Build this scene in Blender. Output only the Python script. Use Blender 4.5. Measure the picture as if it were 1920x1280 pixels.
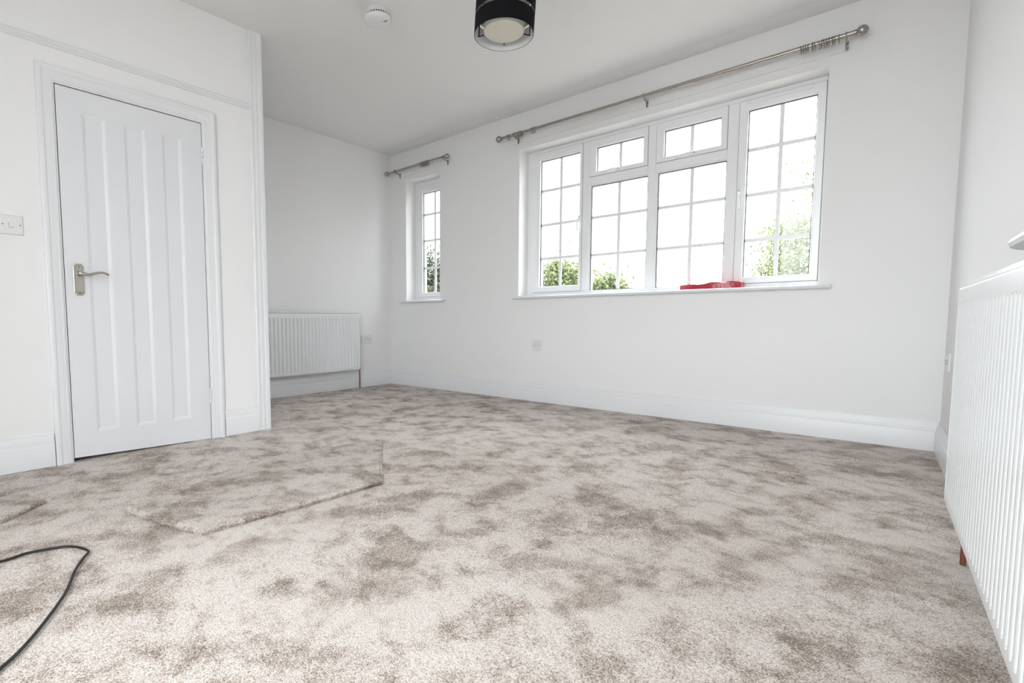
import bpy, bmesh, math, random
from mathutils import Vector, Matrix, noise

sc = bpy.context.scene
for o in list(bpy.data.objects):
    bpy.data.objects.remove(o)
COL = sc.collection
R = math.radians

# ------------------------------------------------------------------ camera
cam_d = bpy.data.cameras.new('camera')
cam = bpy.data.objects.new('camera', cam_d)
COL.objects.link(cam)
FPX = 946.6
cam_d.sensor_width = 36.0
cam_d.lens = FPX * 36.0 / 1920.0
cam_d.shift_x = (960 - 805.04) / 1920.0
cam_d.shift_y = (667.73 - 640) / 1920.0
cam_d.clip_start = 0.02
yaw, pit, rol = R(43.423), R(-4.194), R(-0.161)
fw = Vector((-math.sin(yaw) * math.cos(pit), math.cos(yaw) * math.cos(pit), math.sin(pit)))
rt = Vector((math.cos(yaw), math.sin(yaw), 0))
up = rt.cross(fw)
rt, up = rt * math.cos(rol) + up * math.sin(rol), up * math.cos(rol) - rt * math.sin(rol)
m = Matrix((rt, up, -fw)).transposed().to_4x4()
m.translation = Vector((4.506, -4.100, 0.770))
cam.matrix_world = m
sc.camera = cam

# ------------------------------------------------------------------ sky, exposure
world = bpy.data.worlds.new('overcast_sky')
sc.world = world
world.use_nodes = True
bg = world.node_tree.nodes['Background']
bg.inputs['Color'].default_value = (0.94, 0.97, 1.0, 1)
bg.inputs['Strength'].default_value = 4.6
sc.view_settings.view_transform = 'Standard'
sc.view_settings.look = 'None'
sc.view_settings.gamma = 1.0
sc.view_settings.use_curve_mapping = False
sc.view_settings.exposure = 1.22
sc.cycles.use_denoising = True
sc.cycles.use_adaptive_sampling = True
sc.cycles.adaptive_threshold = 0.08
sc.cycles.max_bounces = 6
sc.cycles.diffuse_bounces = 4
sc.cycles.glossy_bounces = 4
sc.cycles.transparent_max_bounces = 24
sc.cycles.sample_clamp_indirect = 8.0
sc.cycles.caustics_reflective = False
sc.cycles.caustics_refractive = False

# portals only guide the sampling of the sky through the window openings (they give no light of their own)
def portal(name, loc, rot, sx, sy):
    ld = bpy.data.lights.new(name, 'AREA')
    ld.shape = 'RECTANGLE'
    ld.size, ld.size_y = sx, sy
    ld.cycles.is_portal = True
    lo_ = bpy.data.objects.new(name, ld)
    lo_.location = loc
    lo_.rotation_euler = rot
    COL.objects.link(lo_)


portal('sky_portal_wide_window', (2.935, 0.30, 1.66), (-math.pi / 2, 0, 0), 2.30, 1.42)
portal('sky_portal_narrow_window', (0.524, 0.30, 1.66), (-math.pi / 2, 0, 0), 0.56, 1.42)
portal('sky_portal_glazing', (3.875, -5.24, 1.35), (math.pi / 2, 0, 0), 1.90, 2.54)

# ------------------------------------------------------------------ main dimensions
XP = 1.239          # face of the door wall
YP = -2.309         # end of the door wall
H = 2.68            # ceiling
YF = -5.05          # wall behind the camera
XR = 4.668          # right wall at the window wall
SR = 0.035          # the right wall runs slightly outwards
AR = math.atan(SR)


# ------------------------------------------------------------------ materials
def new_mat(name):
    mt = bpy.data.materials.new(name)
    mt.use_nodes = True
    nt = mt.node_tree
    return mt, nt, nt.nodes['Principled BSDF']


def paint(name, col, rough=0.5, bump=0.0, scale=60.0, spec=0.4, metallic=0.0, var=0.0):
    mt, nt, b = new_mat(name)
    b.inputs['Base Color'].default_value = (*col, 1)
    b.inputs['Roughness'].default_value = rough
    b.inputs['Specular IOR Level'].default_value = spec
    b.inputs['Metallic'].default_value = metallic
    geo = nt.nodes.new('ShaderNodeNewGeometry')
    if bump > 0:
        n = nt.nodes.new('ShaderNodeTexNoise')
        n.inputs['Scale'].default_value = scale
        n.inputs['Detail'].default_value = 4
        nt.links.new(geo.outputs['Position'], n.inputs['Vector'])
        bp = nt.nodes.new('ShaderNodeBump')
        bp.inputs['Strength'].default_value = bump
        bp.inputs['Distance'].default_value = 0.01
        nt.links.new(n.outputs['Fac'], bp.inputs['Height'])
        nt.links.new(bp.outputs['Normal'], b.inputs['Normal'])
    if var > 0:
        n2 = nt.nodes.new('ShaderNodeTexNoise')
        n2.inputs['Scale'].default_value = 2.2
        n2.inputs['Detail'].default_value = 3
        nt.links.new(geo.outputs['Position'], n2.inputs['Vector'])
        mx = nt.nodes.new('ShaderNodeMix')
        mx.data_type = 'RGBA'
        mx.inputs[6].default_value = (*[c * (1 - var) for c in col], 1)
        mx.inputs[7].default_value = (*[min(1, c * (1 + var)) for c in col], 1)
        nt.links.new(n2.outputs['Fac'], mx.inputs[0])
        nt.links.new(mx.outputs[2], b.inputs['Base Color'])
    return mt


def carpet_mat(name, offset=(0, 0, 0), gain=1.0):
    mt, nt, b = new_mat(name)
    N, L = nt.nodes, nt.links
    geo = N.new('ShaderNodeNewGeometry')
    mp = N.new('ShaderNodeMapping')
    mp.inputs['Location'].default_value = offset
    mp.inputs['Rotation'].default_value = (0, 0, R(28))
    L.new(geo.outputs['Position'], mp.inputs['Vector'])

    def nz(scale, detail, rough, dist=0.0, sx=1.0, sy=1.0):
        q = N.new('ShaderNodeMapping')
        q.inputs['Scale'].default_value = (sx, sy, 1)
        L.new(mp.outputs['Vector'], q.inputs['Vector'])
        t = N.new('ShaderNodeTexNoise')
        t.inputs['Scale'].default_value = scale
        t.inputs['Detail'].default_value = detail
        t.inputs['Roughness'].default_value = rough
        t.inputs['Distortion'].default_value = dist
        L.new(q.outputs['Vector'], t.inputs['Vector'])
        return t.outputs['Fac']

    def math_(op, a, c):
        q = N.new('ShaderNodeMath')
        q.operation = op
        for i, v in enumerate((a, c)):
            if isinstance(v, (int, float)):
                q.inputs[i].default_value = v
            else:
                L.new(v, q.inputs[i])
        return q.outputs[0]

    def ramp(v, a, c):
        q = N.new('ShaderNodeMapRange')
        q.interpolation_type = 'SMOOTHSTEP'
        q.inputs[1].default_value = a
        q.inputs[2].default_value = c
        L.new(v, q.inputs[0])
        return q.outputs[0]
    # brushed and trodden pile: darker patches at two sizes on a light ground, then tuft speckle
    d1 = ramp(nz(5.0, 5, 0.64, 0.22, 1.0, 0.80), 0.44, 0.63)
    d2 = ramp(nz(11.0, 3, 0.60, 0.25, 0.75, 1.0), 0.45, 0.70)
    wide = ramp(nz(0.8, 2, 0.5, 0.2), 0.30, 0.72)
    dk = math_('ADD', math_('MULTIPLY', d1, 0.46), math_('MULTIPLY', d2, 0.34))
    dk = math_('ADD', dk, math_('MULTIPLY', wide, 0.20))
    fine = nz(280.0, 2, 0.7)
    tuft = nz(105.0, 2, 0.6)
    speck = math_('ADD', math_('MULTIPLY', math_('SUBTRACT', fine, 0.5), 3.0),
                  math_('MULTIPLY', math_('SUBTRACT', tuft, 0.5), 0.8))
    dk = math_('ADD', math_('SUBTRACT', dk, speck), 0.12)
    cr = N.new('ShaderNodeValToRGB')
    e = cr.color_ramp.elements
    e[0].position, e[0].color = 0.0, (0.75 * gain, 0.690 * gain, 0.652 * gain, 1)
    e[1].position, e[1].color = 1.0, (0.20 * gain, 0.155 * gain, 0.122 * gain, 1)
    k = cr.color_ramp.elements.new(0.25)
    k.color = (0.65 * gain, 0.580 * gain, 0.538 * gain, 1)
    k = cr.color_ramp.elements.new(0.62)
    k.color = (0.435 * gain, 0.360 * gain, 0.312 * gain, 1)
    L.new(dk, cr.inputs[0])
    L.new(cr.outputs[0], b.inputs['Base Color'])
    b.inputs['Roughness'].default_value = 0.95
    b.inputs['Specular IOR Level'].default_value = 0.1
    b.inputs['Sheen Weight'].default_value = 0.15
    b.inputs['Sheen Roughness'].default_value = 0.4
    bp = N.new('ShaderNodeBump')
    bp.inputs['Strength'].default_value = 0.55
    bp.inputs['Distance'].default_value = 0.006
    L.new(math_('ADD', fine, math_('MULTIPLY', tuft, 0.7)), bp.inputs['Height'])
    L.new(bp.outputs['Normal'], b.inputs['Normal'])
    return mt


def glass_mat():
    mt = bpy.data.materials.new('clear_glass')
    mt.use_nodes = True
    nt = mt.node_tree
    nt.nodes.clear()
    out = nt.nodes.new('ShaderNodeOutputMaterial')
    tr = nt.nodes.new('ShaderNodeBsdfTransparent')
    tr.inputs[0].default_value = (0.97, 0.985, 0.98, 1)
    gl = nt.nodes.new('ShaderNodeBsdfGlossy')
    gl.inputs['Roughness'].default_value = 0.02
    lw = nt.nodes.new('ShaderNodeLayerWeight')
    lw.inputs[0].default_value = 0.5
    pw = nt.nodes.new('ShaderNodeMath')
    pw.operation = 'POWER'
    pw.inputs[1].default_value = 5.0
    nt.links.new(lw.outputs['Facing'], pw.inputs[0])
    fr = nt.nodes.new('ShaderNodeMath')
    fr.operation = 'MULTIPLY_ADD'
    fr.inputs[1].default_value = 0.9
    fr.inputs[2].default_value = 0.03
    nt.links.new(pw.outputs[0], fr.inputs[0])
    mx = nt.nodes.new('ShaderNodeMixShader')
    nt.links.new(fr.outputs[0], mx.inputs[0])
    nt.links.new(tr.outputs[0], mx.inputs[1])
    nt.links.new(gl.outputs[0], mx.inputs[2])
    nt.links.new(mx.outputs[0], out.inputs[0])
    return mt


def leaf_mat(name, c1, c2):
    mt, nt, b = new_mat(name)
    N, L = nt.nodes, nt.links
    geo = N.new('ShaderNodeNewGeometry')
    cr = N.new('ShaderNodeValToRGB')
    cr.color_ramp.elements[0].color = (*c1, 1)
    cr.color_ramp.elements[1].color = (*c2, 1)
    L.new(geo.outputs['Random Per Island'], cr.inputs[0])
    L.new(cr.outputs[0], b.inputs['Base Color'])
    b.inputs['Roughness'].default_value = 0.55
    tl = N.new('ShaderNodeBsdfTranslucent')
    L.new(cr.outputs[0], tl.inputs['Color'])
    mx = N.new('ShaderNodeMixShader')
    mx.inputs[0].default_value = 0.4
    L.new(b.outputs[0], mx.inputs[1])
    L.new(tl.outputs[0], mx.inputs[2])
    L.new(mx.outputs[0], N['Material Output'].inputs[0])
    return mt


def wood_bark(name, c):
    return paint(name, c, 0.9, 0.6, 25, 0.2, 0, 0.25)


M = dict(
    wall=paint('wall_paint', (0.885, 0.878, 0.880), 0.75, 0.05, 55, 0.25, 0, 0.006),
    ceiling=paint('ceiling_paint', (0.855, 0.848, 0.845), 0.85, 0.06, 40, 0.2, 0, 0.008),
    gloss=paint('white_gloss_paint', (0.83, 0.835, 0.857), 0.32, 0.02, 30, 0.45),
    door=paint('white_door_paint', (0.795, 0.80, 0.83), 0.38, 0.015, 25, 0.45),
    upvc=paint('white_plastic_frame', (0.90, 0.905, 0.915), 0.28, 0, 1, 0.5),
    seal=paint('grey_rubber_seal', (0.10, 0.095, 0.095), 0.6),
    gasket=paint('grey_gasket', (0.30, 0.30, 0.31), 0.6),
    plastic=paint('white_plastic', (0.80, 0.80, 0.805), 0.3, 0, 1, 0.5),
    enamel=paint('white_radiator_enamel', (0.80, 0.815, 0.83), 0.3, 0, 1, 0.5),
    dark=paint('dark_slot', (0.03, 0.03, 0.032), 0.6),
    greyslot=paint('grey_slot', (0.22, 0.22, 0.23), 0.6),
    nickel=paint('satin_nickel', (0.40, 0.378, 0.345), 0.27, 0.02, 300, 0.5, 1.0),
    handle=paint('brushed_nickel_handle', (0.50, 0.47, 0.43), 0.36, 0.02, 300, 0.5, 1.0),
    copper=paint('copper_pipe', (0.30, 0.125, 0.085), 0.35, 0.05, 80, 0.5, 0.85, 0.15),
    brass=paint('dull_valve_metal', (0.22, 0.21, 0.20), 0.4, 0, 1, 0.5, 0.8),
    black=paint('black_fabric_shade', (0.007, 0.007, 0.009), 0.8, 0.1, 900, 0.12),
    lining=paint('white_shade_lining', (0.80, 0.81, 0.84), 0.55),
    cream=paint('cream_diffuser', (0.74, 0.72, 0.62), 0.45, 0, 1, 0.4),
    cable=paint('black_rubber_cable', (0.012, 0.012, 0.013), 0.5),
    red=paint('red_plastic_wrap', (0.42, 0.022, 0.045), 0.16, 0.25, 60, 0.6),
    carpet=carpet_mat('beige_grey_carpet'),
    carpet2=carpet_mat('beige_grey_carpet_offcut', (3.7, 1.9, 0.0), 0.93),
    glass=glass_mat(),
    lawn=paint('lawn', (0.23, 0.21, 0.18), 0.95, 0.3, 30, 0.1, 0, 0.2),
    bark=wood_bark('bark', (0.19, 0.15, 0.12)),
    leaf_a=leaf_mat('lime_leaf', (0.075, 0.095, 0.050), (0.30, 0.35, 0.16)),
    leaf_b=leaf_mat('pale_leaf', (0.10, 0.12, 0.065), (0.33, 0.37, 0.20)),
    leaf_c=leaf_mat('dark_leaf', (0.024, 0.036, 0.023), (0.10, 0.13, 0.07)),
    leaf_d=leaf_mat('olive_leaf', (0.04, 0.04, 0.028), (0.11, 0.11, 0.075)),
    outer=paint('outside_render', (0.55, 0.54, 0.51), 0.9, 0.2, 40, 0.2),
)


# ------------------------------------------------------------------ mesh helpers
def box(bm, x0, x1, y0, y1, z0, z1):
    v = [bm.verts.new(p) for p in ((x0, y0, z0), (x1, y0, z0), (x1, y1, z0), (x0, y1, z0),
                                   (x0, y0, z1), (x1, y0, z1), (x1, y1, z1), (x0, y1, z1))]
    for f in ((0, 3, 2, 1), (4, 5, 6, 7), (0, 1, 5, 4), (1, 2, 6, 5), (2, 3, 7, 6), (3, 0, 4, 7)):
        bm.faces.new([v[i] for i in f])
    return v


def loft(bm, rings, closed=True, caps=True):
    vs = [[bm.verts.new(p) for p in r] for r in rings]
    n = len(rings[0])
    for a, b in zip(vs, vs[1:]):
        for i in range(n if closed else n - 1):
            j = (i + 1) % n
            bm.faces.new((a[i], a[j], b[j], b[i]))
    if caps and closed:
        bm.faces.new(list(reversed(vs[0])))
        bm.faces.new(vs[-1])
    return vs


def lathe(bm, prof, c=(0, 0, 0), axis='z', n=32, caps=True):
    rings = []
    for r, h in prof:
        ring = []
        for i in range(n):
            a = 2 * math.pi * i / n
            u, v = r * math.cos(a), r * math.sin(a)
            p = (u, v, h) if axis == 'z' else ((h, u, v) if axis == 'x' else (v, h, u))
            ring.append((p[0] + c[0], p[1] + c[1], p[2] + c[2]))
        rings.append(ring)
    return loft(bm, rings, True, caps)


def tube(bm, pts, rad, n=10, caps=True):
    pts = [Vector(p) for p in pts]
    if not hasattr(rad, '__len__'):
        rad = [rad] * len(pts)
    rings = []
    side = None
    for i, p in enumerate(pts):
        t = (pts[min(i + 1, len(pts) - 1)] - pts[max(i - 1, 0)]).normalized()
        if side is None:
            side = t.orthogonal().normalized()
        side = (side - t * side.dot(t)).normalized()
        b = t.cross(side)
        rr = rad[i]
        ra, rb = rr if hasattr(rr, '__len__') else (rr, rr)
        rings.append([p + side * (ra * math.cos(2 * math.pi * k / n)) + b * (rb * math.sin(2 * math.pi * k / n)) for k in range(n)])
    return loft(bm, rings, True, caps)


def torus(bm, c, R0, r0, axis='x', n=24, k=8):
    rings = []
    for i in range(n):
        a = 2 * math.pi * i / n
        ring = []
        for j in range(k):
            b = 2 * math.pi * j / k
            q = R0 + r0 * math.cos(b)
            u, v, w = q * math.cos(a), q * math.sin(a), r0 * math.sin(b)
            p = (w, u, v) if axis == 'x' else ((u, v, w) if axis == 'z' else (u, w, v))
            ring.append(bm.verts.new((p[0] + c[0], p[1] + c[1], p[2] + c[2])))
        rings.append(ring)
    for i in range(n):
        a, b = rings[i], rings[(i + 1) % n]
        for j in range(k):
            jj = (j + 1) % k
            bm.faces.new((a[j], a[jj], b[jj], b[j]))


def catmull(P, seg=8):
    P = [Vector(p) for p in P]
    out = []
    for i in range(len(P) - 1):
        p0, p1, p2, p3 = P[max(i - 1, 0)], P[i], P[i + 1], P[min(i + 2, len(P) - 1)]
        for s in range(seg):
            t = s / seg
            out.append(0.5 * (2 * p1 + (p2 - p0) * t + (2 * p0 - 5 * p1 + 4 * p2 - p3) * t * t + (3 * p1 - p0 - 3 * p2 + p3) * t ** 3))
    out.append(P[-1])
    return out


def smooth_shade(me, ang=35):
    for p in me.polygons:
        p.use_smooth = True
    try:
        me.set_sharp_from_angle(angle=R(ang))
    except Exception:
        pass


def obj(name, bm, mat, parent=None, smooth=False, bevel=0.0, loc=None):
    """one mesh object; under a parent the vertices are in the thing's own frame"""
    bmesh.ops.recalc_face_normals(bm, faces=bm.faces)
    me = bpy.data.meshes.new(name)
    bm.to_mesh(me)
    bm.free()
    me.materials.append(M[mat])
    if smooth:
        smooth_shade(me)
    o = bpy.data.objects.new(name, me)
    COL.objects.link(o)
    if parent:
        o.parent = parent
    if loc:
        o.location = loc
    if bevel:
        bv = o.modifiers.new('bevel', 'BEVEL')
        bv.width = bevel
        bv.segments = 2
        bv.limit_method = 'ANGLE'
    return o


def tag(o, label, cat, group=None, kind=None):
    o['label'] = label
    o['category'] = cat
    if group:
        o['group'] = group
    if kind:
        o['kind'] = kind
    return o


def thing(name, label, cat, loc=(0, 0, 0), rotz=0.0, group=None, kind=None):
    o = bpy.data.objects.new(name, None)
    COL.objects.link(o)
    o.empty_display_size = 0.05
    o.location = loc
    o.rotation_euler = (0, 0, rotz)
    return tag(o, label, cat, group, kind)


def B(*boxes):
    bm = bmesh.new()
    for b in boxes:
        box(bm, *b)
    return bm


def copy_thing(src, loc, label=None):
    c = src.copy()
    COL.objects.link(c)
    c.location = loc
    if label:
        c['label'] = label
    for ch in src.children:
        d = ch.copy()
        COL.objects.link(d)
        d.parent = c
    return c


# ------------------------------------------------------------------ room shell
def xr(y, off=0.0):
    return XR + SR * (-y) - off


bm = bmesh.new()
nx, ny = 56, 64
gx = [[bm.verts.new((-0.25 + 5.5 * i / nx, YF - 0.2 + (0.3 - YF + 0.2) * j / ny, 0)) for j in range(ny + 1)] for i in range(nx + 1)]
for i in range(nx):
    for j in range(ny):
        bm.faces.new((gx[i][j], gx[i + 1][j], gx[i + 1][j + 1], gx[i][j + 1]))
for row in gx:
    for v in row:
        v.co.z = 0.004 * (noise.noise(Vector((v.co.x * 1.3, v.co.y * 1.3, 3.0))) - 0.35)
fl = obj('floor', bm, 'carpet', smooth=True)
tag(fl, 'beige-grey cut-pile carpet with brushed darker patches', 'floor', kind='structure')

# ceiling and its thin edge strip along the window wall
ce = obj('ceiling', B((-0.25, 5.3, YF - 0.2, 0.35, H, H + 0.15)), 'ceiling')
tag(ce, 'plain white painted ceiling over the whole room', 'ceiling', kind='structure')
bm = bmesh.new()
prof = [(0.02, H + 0.01), (0.02, H - 0.006), (-0.05, H - 0.006), (-0.115, H - 0.004), (-0.15, H + 0.001), (-0.15, H + 0.01)]
loft(bm, [[(x, y, z) for y, z in prof] for x in (0.0, 4.66)])
cs = obj('trim_1', bm, 'ceiling')
tag(cs, 'shallow plaster strip where ceiling meets the window wall', 'ceiling trim', kind='structure')

# window wall with two openings
WB = (1.795, 4.075, 0.972, 2.342)
WS = (0.262, 0.786, 0.972, 2.337)
T = 0.32
bs = []
xs = [-0.25, WS[0], WS[1], WB[0], WB[1], 5.1]
for i in range(5):
    if i == 1:
        bs += [(xs[i], xs[i + 1], 0, T, -0.05, WS[2]), (xs[i], xs[i + 1], 0, T, WS[3], H)]
    elif i == 3:
        bs += [(xs[i], xs[i + 1], 0, T, -0.05, WB[2]), (xs[i], xs[i + 1], 0, T, WB[3], H)]
    else:
        bs.append((xs[i], xs[i + 1], 0, T, -0.05, H))
w = obj('wall_back', B(*bs), 'wall')
tag(w, 'off-white wall with the wide and the narrow white window', 'wall', kind='structure')
w = obj('wall_left', B((-0.25, 0, YF - 0.2, 0, -0.05, H)), 'wall')
tag(w, 'off-white alcove wall behind the far radiator', 'wall', kind='structure')
FX0, FX1, FZ0, FZ1 = 2.95, 4.80, 0.10, 2.60
w = obj('wall_front', B((0, 5.2, YF - 0.2, YF, -0.05, FZ0), (0, FX0, YF - 0.2, YF, FZ0, H), (FX1, 5.2, YF - 0.2, YF, FZ0, H),
                        (FX0, FX1, YF - 0.2, YF, FZ1, H)), 'wall')
tag(w, 'off-white wall behind the camera with an added opening for light', 'wall', kind='structure')

# door wall with its return towards the alcove
DY0, DY1, DZ = -3.470, -2.712, 1.998
w = obj('wall_inner', B((XP - 0.12, XP, YF, DY0, -0.05, H), (XP - 0.12, XP, DY1, YP, -0.05, H), (XP - 0.12, XP, DY0, DY1, DZ, H),
                        (0, XP - 0.12, YP - 0.12, YP, -0.05, H)), 'wall')
tag(w, 'off-white inner wall holding the panelled white door', 'wall', kind='structure')

# right wall (slightly skewed)
bm = bmesh.new()


def skew_box(y0, y1, z0, z1, off=0.0, th=0.28):
    vs = []
    for z in (z0, z1):
        for x, y in ((xr(y0, off), y0), (xr(y0, off) + th, y0), (xr(y1, off) + th, y1), (xr(y1, off), y1)):
            vs.append(bm.verts.new((x, y, z)))
    for f in ((3, 2, 1, 0), (4, 5, 6, 7), (0, 1, 5, 4), (1, 2, 6, 5), (2, 3, 7, 6), (3, 0, 4, 7)):
        bm.faces.new([vs[i] for i in f])


skew_box(0.0, YF - 0.2, -0.05, H)
w = obj('wall_right', bm, 'wall')
tag(w, 'off-white right-hand wall behind the large ribbed radiator', 'wall', kind='structure')

# ------------------------------------------------------------------ skirting boards
SK = [(0, 0.0), (0.020, 0.0), (0.020, 0.112), (0.0185, 0.117), (0.0145, 0.121), (0.0135, 0.136), (0.0125, 0.147),
      (0.0085, 0.158), (0.0065, 0.165), (0.0065, 0.173), (0.0, 0.173)]


def skirting(name, a, b, nrm, label, ma=0.0, mb=0.0):
    """profile swept from a to b, mitred by ma / mb per unit of depth"""
    a, b, nrm = Vector(a), Vector(b), Vector(nrm)
    d = (b - a).normalized()
    bm = bmesh.new()
    loft(bm, [[a + nrm * h + d * (h * ma) + Vector((0, 0, z)) for h, z in SK], [b + nrm * h - d * (h * mb) + Vector((0, 0, z)) for h, z in SK]])
    o = obj(name, bm, 'gloss', smooth=True)
    return tag(o, label, 'skirting board', kind='structure')


skirting('baseboard_back', (0, 0, 0), (XR, 0, 0), (0, -1, 0), 'long white moulded skirting board under the windows', 1, 1)
skirting('baseboard_left', (0, YP, 0), (0, 0, 0), (1, 0, 0), 'white moulded skirting board below the far radiator', 0, 1)
nr = Vector((-1, -SR, 0)).normalized()
skirting('baseboard_right', (XR, 0, 0), (xr(YF), YF, 0), nr, 'white skirting board running behind the near radiator', 1, 0)
skirting('baseboard_front', (XP, YF, 0), (XP, -3.552, 0), (1, 0, 0), 'white skirting board left of the door below the switch')
skirting('baseboard_inner', (XP, -2.628, 0), (XP, -2.392, 0), (1, 0, 0), 'short white skirting piece between door and wall end')

# ------------------------------------------------------------------ door wall trims
# architrave
AP = [(0.0, -0.10), (0.0, 0.002), (0.006, 0.003), (0.008, 0.009), (0.012, 0.012), (0.017, 0.0125), (0.020, 0.009), (0.022, 0.010),
      (0.050, 0.014), (0.054, 0.019), (0.060, 0.022), (0.074, 0.022), (0.080, 0.018), (0.080, -0.002)]
bm = bmesh.new()
rings = []
for k in range(4):
    ring = []
    for t, h in AP:
        y = (DY0 + 0.002 - t) if k < 2 else (DY1 - 0.002 + t)
        z = -0.004 if k in (0, 3) else DZ - 0.002 + t
        ring.append((XP + h, y, z))
    rings.append(ring)
loft(bm, rings)
o = obj('trim_2', bm, 'gloss', smooth=True)
tag(o, 'white moulded architrave framing the closed panelled door', 'architrave', kind='structure')

# picture rail
bm = bmesh.new()
prof = [(0, 2.166), (0.010, 2.169), (0.010, 2.176), (0.016, 2.178), (0.022, 2.186), (0.022, 2.194), (0.014, 2.200), (0.006, 2.203), (0, 2.203)]
loft(bm, [[(XP + h, y, z) for h, z in prof] for y in (YF, -2.388)])
o = obj('trim_3', bm, 'gloss', smooth=True)
tag(o, 'thin white picture rail above the door', 'picture rail', kind='structure')

# fluted corner casing on the end of the door wall
bm = bmesh.new()
prof = [(XP - 0.001, -2.392), (XP + 0.012, -2.392), (XP + 0.015, -2.388), (XP + 0.015, -2.376), (XP + 0.010, -2.373), (XP + 0.010, -2.362),
        (XP + 0.014, -2.359), (XP + 0.014, -2.344), (XP + 0.010, -2.341), (XP + 0.010, -2.330), (XP + 0.016, -2.326), (XP + 0.016, -2.306),
        (XP + 0.012, -2.299), (XP - 0.06, -2.299), (XP - 0.06, YP - 0.001), (XP - 0.001, YP - 0.001)]
loft(bm, [[(x, y, z) for x, y in prof] for z in (-0.003, H)])
o = obj('trim_4', bm, 'gloss', smooth=False)
tag(o, 'white fluted casing up the free end of the door wall', 'corner trim', kind='structure')

# ------------------------------------------------------------------ the door
door = thing('door_1', 'closed white door with three tall recessed panels', 'door', (XP, DY1, 0), 0, None, 'structure')


def dl(bm):
    for v in bm.verts:
        v.co -= Vector((XP, DY1, 0))
    return bm


xf, xb = XP - 0.004, XP - 0.044
dy0, dy1 = DY0 + 0.007, DY1 - 0.006
zb, zt = 0.012, 1.991
PY = [(-3.352, -3.240), (-3.151, -3.040), (-2.950, -2.840)]
PZ = (0.150, 1.876)


def door_board(name, y0, y1, z0, z1, tilt=False):
    bm = B((xb, xf, y0, y1, z0, z1))
    if tilt:                                   # the lower edge hangs a little lower on the hinge side
        for v in bm.verts:
            if v.co.z < 0.05:
                v.co.z = 0.019 - 0.021 * (v.co.y - dy0) / (dy1 - dy0)
    return obj(name, dl(bm), 'door', door)


door_board('stile', dy0, PY[0][0], PZ[0], PZ[1])
door_board('stile', PY[2][1], dy1, PZ[0], PZ[1])
door_board('muntin', PY[0][1], PY[1][0], PZ[0], PZ[1])
door_board('muntin', PY[1][1], PY[2][0], PZ[0], PZ[1])
door_board('top_rail', dy0, dy1, PZ[1], zt)
door_board('bottom_rail', dy0, dy1, zb, PZ[0], True)
for a, b in PY:
    bm = bmesh.new()
    rings = []
    for ins, dep in ((0, 0.0), (0.003, 0.002), (0.005, 0.0024), (0.017, 0.0085), (0.020, 0.0085)):
        rings.append([(xf - dep, a + ins, PZ[0] + ins * 1.1), (xf - dep, b - ins, PZ[0] + ins * 1.1), (xf - dep, b - ins, PZ[1] - ins * 1.1), (xf - dep, a + ins, PZ[1] - ins * 1.1)])
    loft(bm, rings, True, False)
    bm.faces.new([v for v in bm.verts][-4:])
    bm.faces.new([bm.verts.new(p) for p in ((xb, a, PZ[0]), (xb, b, PZ[0]), (xb, b, PZ[1]), (xb, a, PZ[1]))])
    p = obj('panel', dl(bm), 'door', door)
# handle
bm = bmesh.new()


def oct_ring(x, y0, y1, z0, z1, c):
    return [(x, y0 + c, z0), (x, y1 - c, z0), (x, y1, z0 + c * 1.1), (x, y1, z1 - c * 1.1), (x, y1 - c, z1), (x, y0 + c, z1), (x, y0, z1 - c * 1.1), (x, y0, z0 + c * 1.1)]


y0, y1, z0, z1 = -3.4265, -3.3765, 0.905, 1.074
loft(bm, [oct_ring(xf, y0, y1, z0, z1, 0.013), oct_ring(xf + 0.004, y0, y1, z0, z1, 0.013), oct_ring(xf + 0.0055, y0 + 0.003, y1 - 0.003, z0 + 0.003, z1 - 0.003, 0.012),
          oct_ring(xf + 0.0055, y0 + 0.006, y1 - 0.006, z0 + 0.007, z1 - 0.007, 0.011), oct_ring(xf + 0.009, y0 + 0.009, y1 - 0.009, z0 + 0.011, z1 - 0.011, 0.009)])
hp = obj('handle_plate', dl(bm), 'handle', door)
hp['label'] = 'brushed nickel handle backplate with clipped corners'
bm = bmesh.new()
yc, zc = -3.4015, 1.020
lathe(bm, [(0.0135, xf + 0.008), (0.0135, xf + 0.014), (0.010, xf + 0.020), (0.010, xf + 0.048)], (0, yc, zc), 'x', 20)
path = catmull([(xf + 0.046, yc - 0.004, zc), (xf + 0.052, yc + 0.012, zc - 0.003), (xf + 0.052, yc + 0.040, zc - 0.005), (xf + 0.051, yc + 0.075, zc + 0.006),
                (xf + 0.048, yc + 0.105, zc + 0.009), (xf + 0.042, yc + 0.132, zc - 0.002)], 6)
n = len(path)
tube(bm, path, [((0.0105, 0.0105) if i < 4 else (max(0.0055, 0.010 - 0.005 * i / n), max(0.0045, 0.0105 - 0.006 * i / n))) for i in range(n)], 12)
o = obj('lever', dl(bm), 'handle', hp, True)
for z in (z0 + 0.018, z1 - 0.018):
    bm = bmesh.new()
    lathe(bm, [(0.0036, xf + 0.008), (0.0036, xf + 0.0105), (0.002, xf + 0.011)], (0, (y0 + y1) / 2, z), 'x', 12)
    obj('screw', dl(bm), 'brass', hp)
for z in (1.80, 0.285):
    bm = bmesh.new()
    for k in range(3):
        lathe(bm, [(0.0062, z - 0.045 + k * 0.031), (0.0062, z - 0.045 + k * 0.031 + 0.028)], (XP + 0.0035, DY1 - 0.004, 0), 'z', 12)
    lathe(bm, [(0.005, z - 0.053), (0.005, z - 0.045)], (XP + 0.0035, DY1 - 0.004, 0), 'z', 12)
    h = obj('hinge', dl(bm), 'gloss', door, True)


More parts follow.
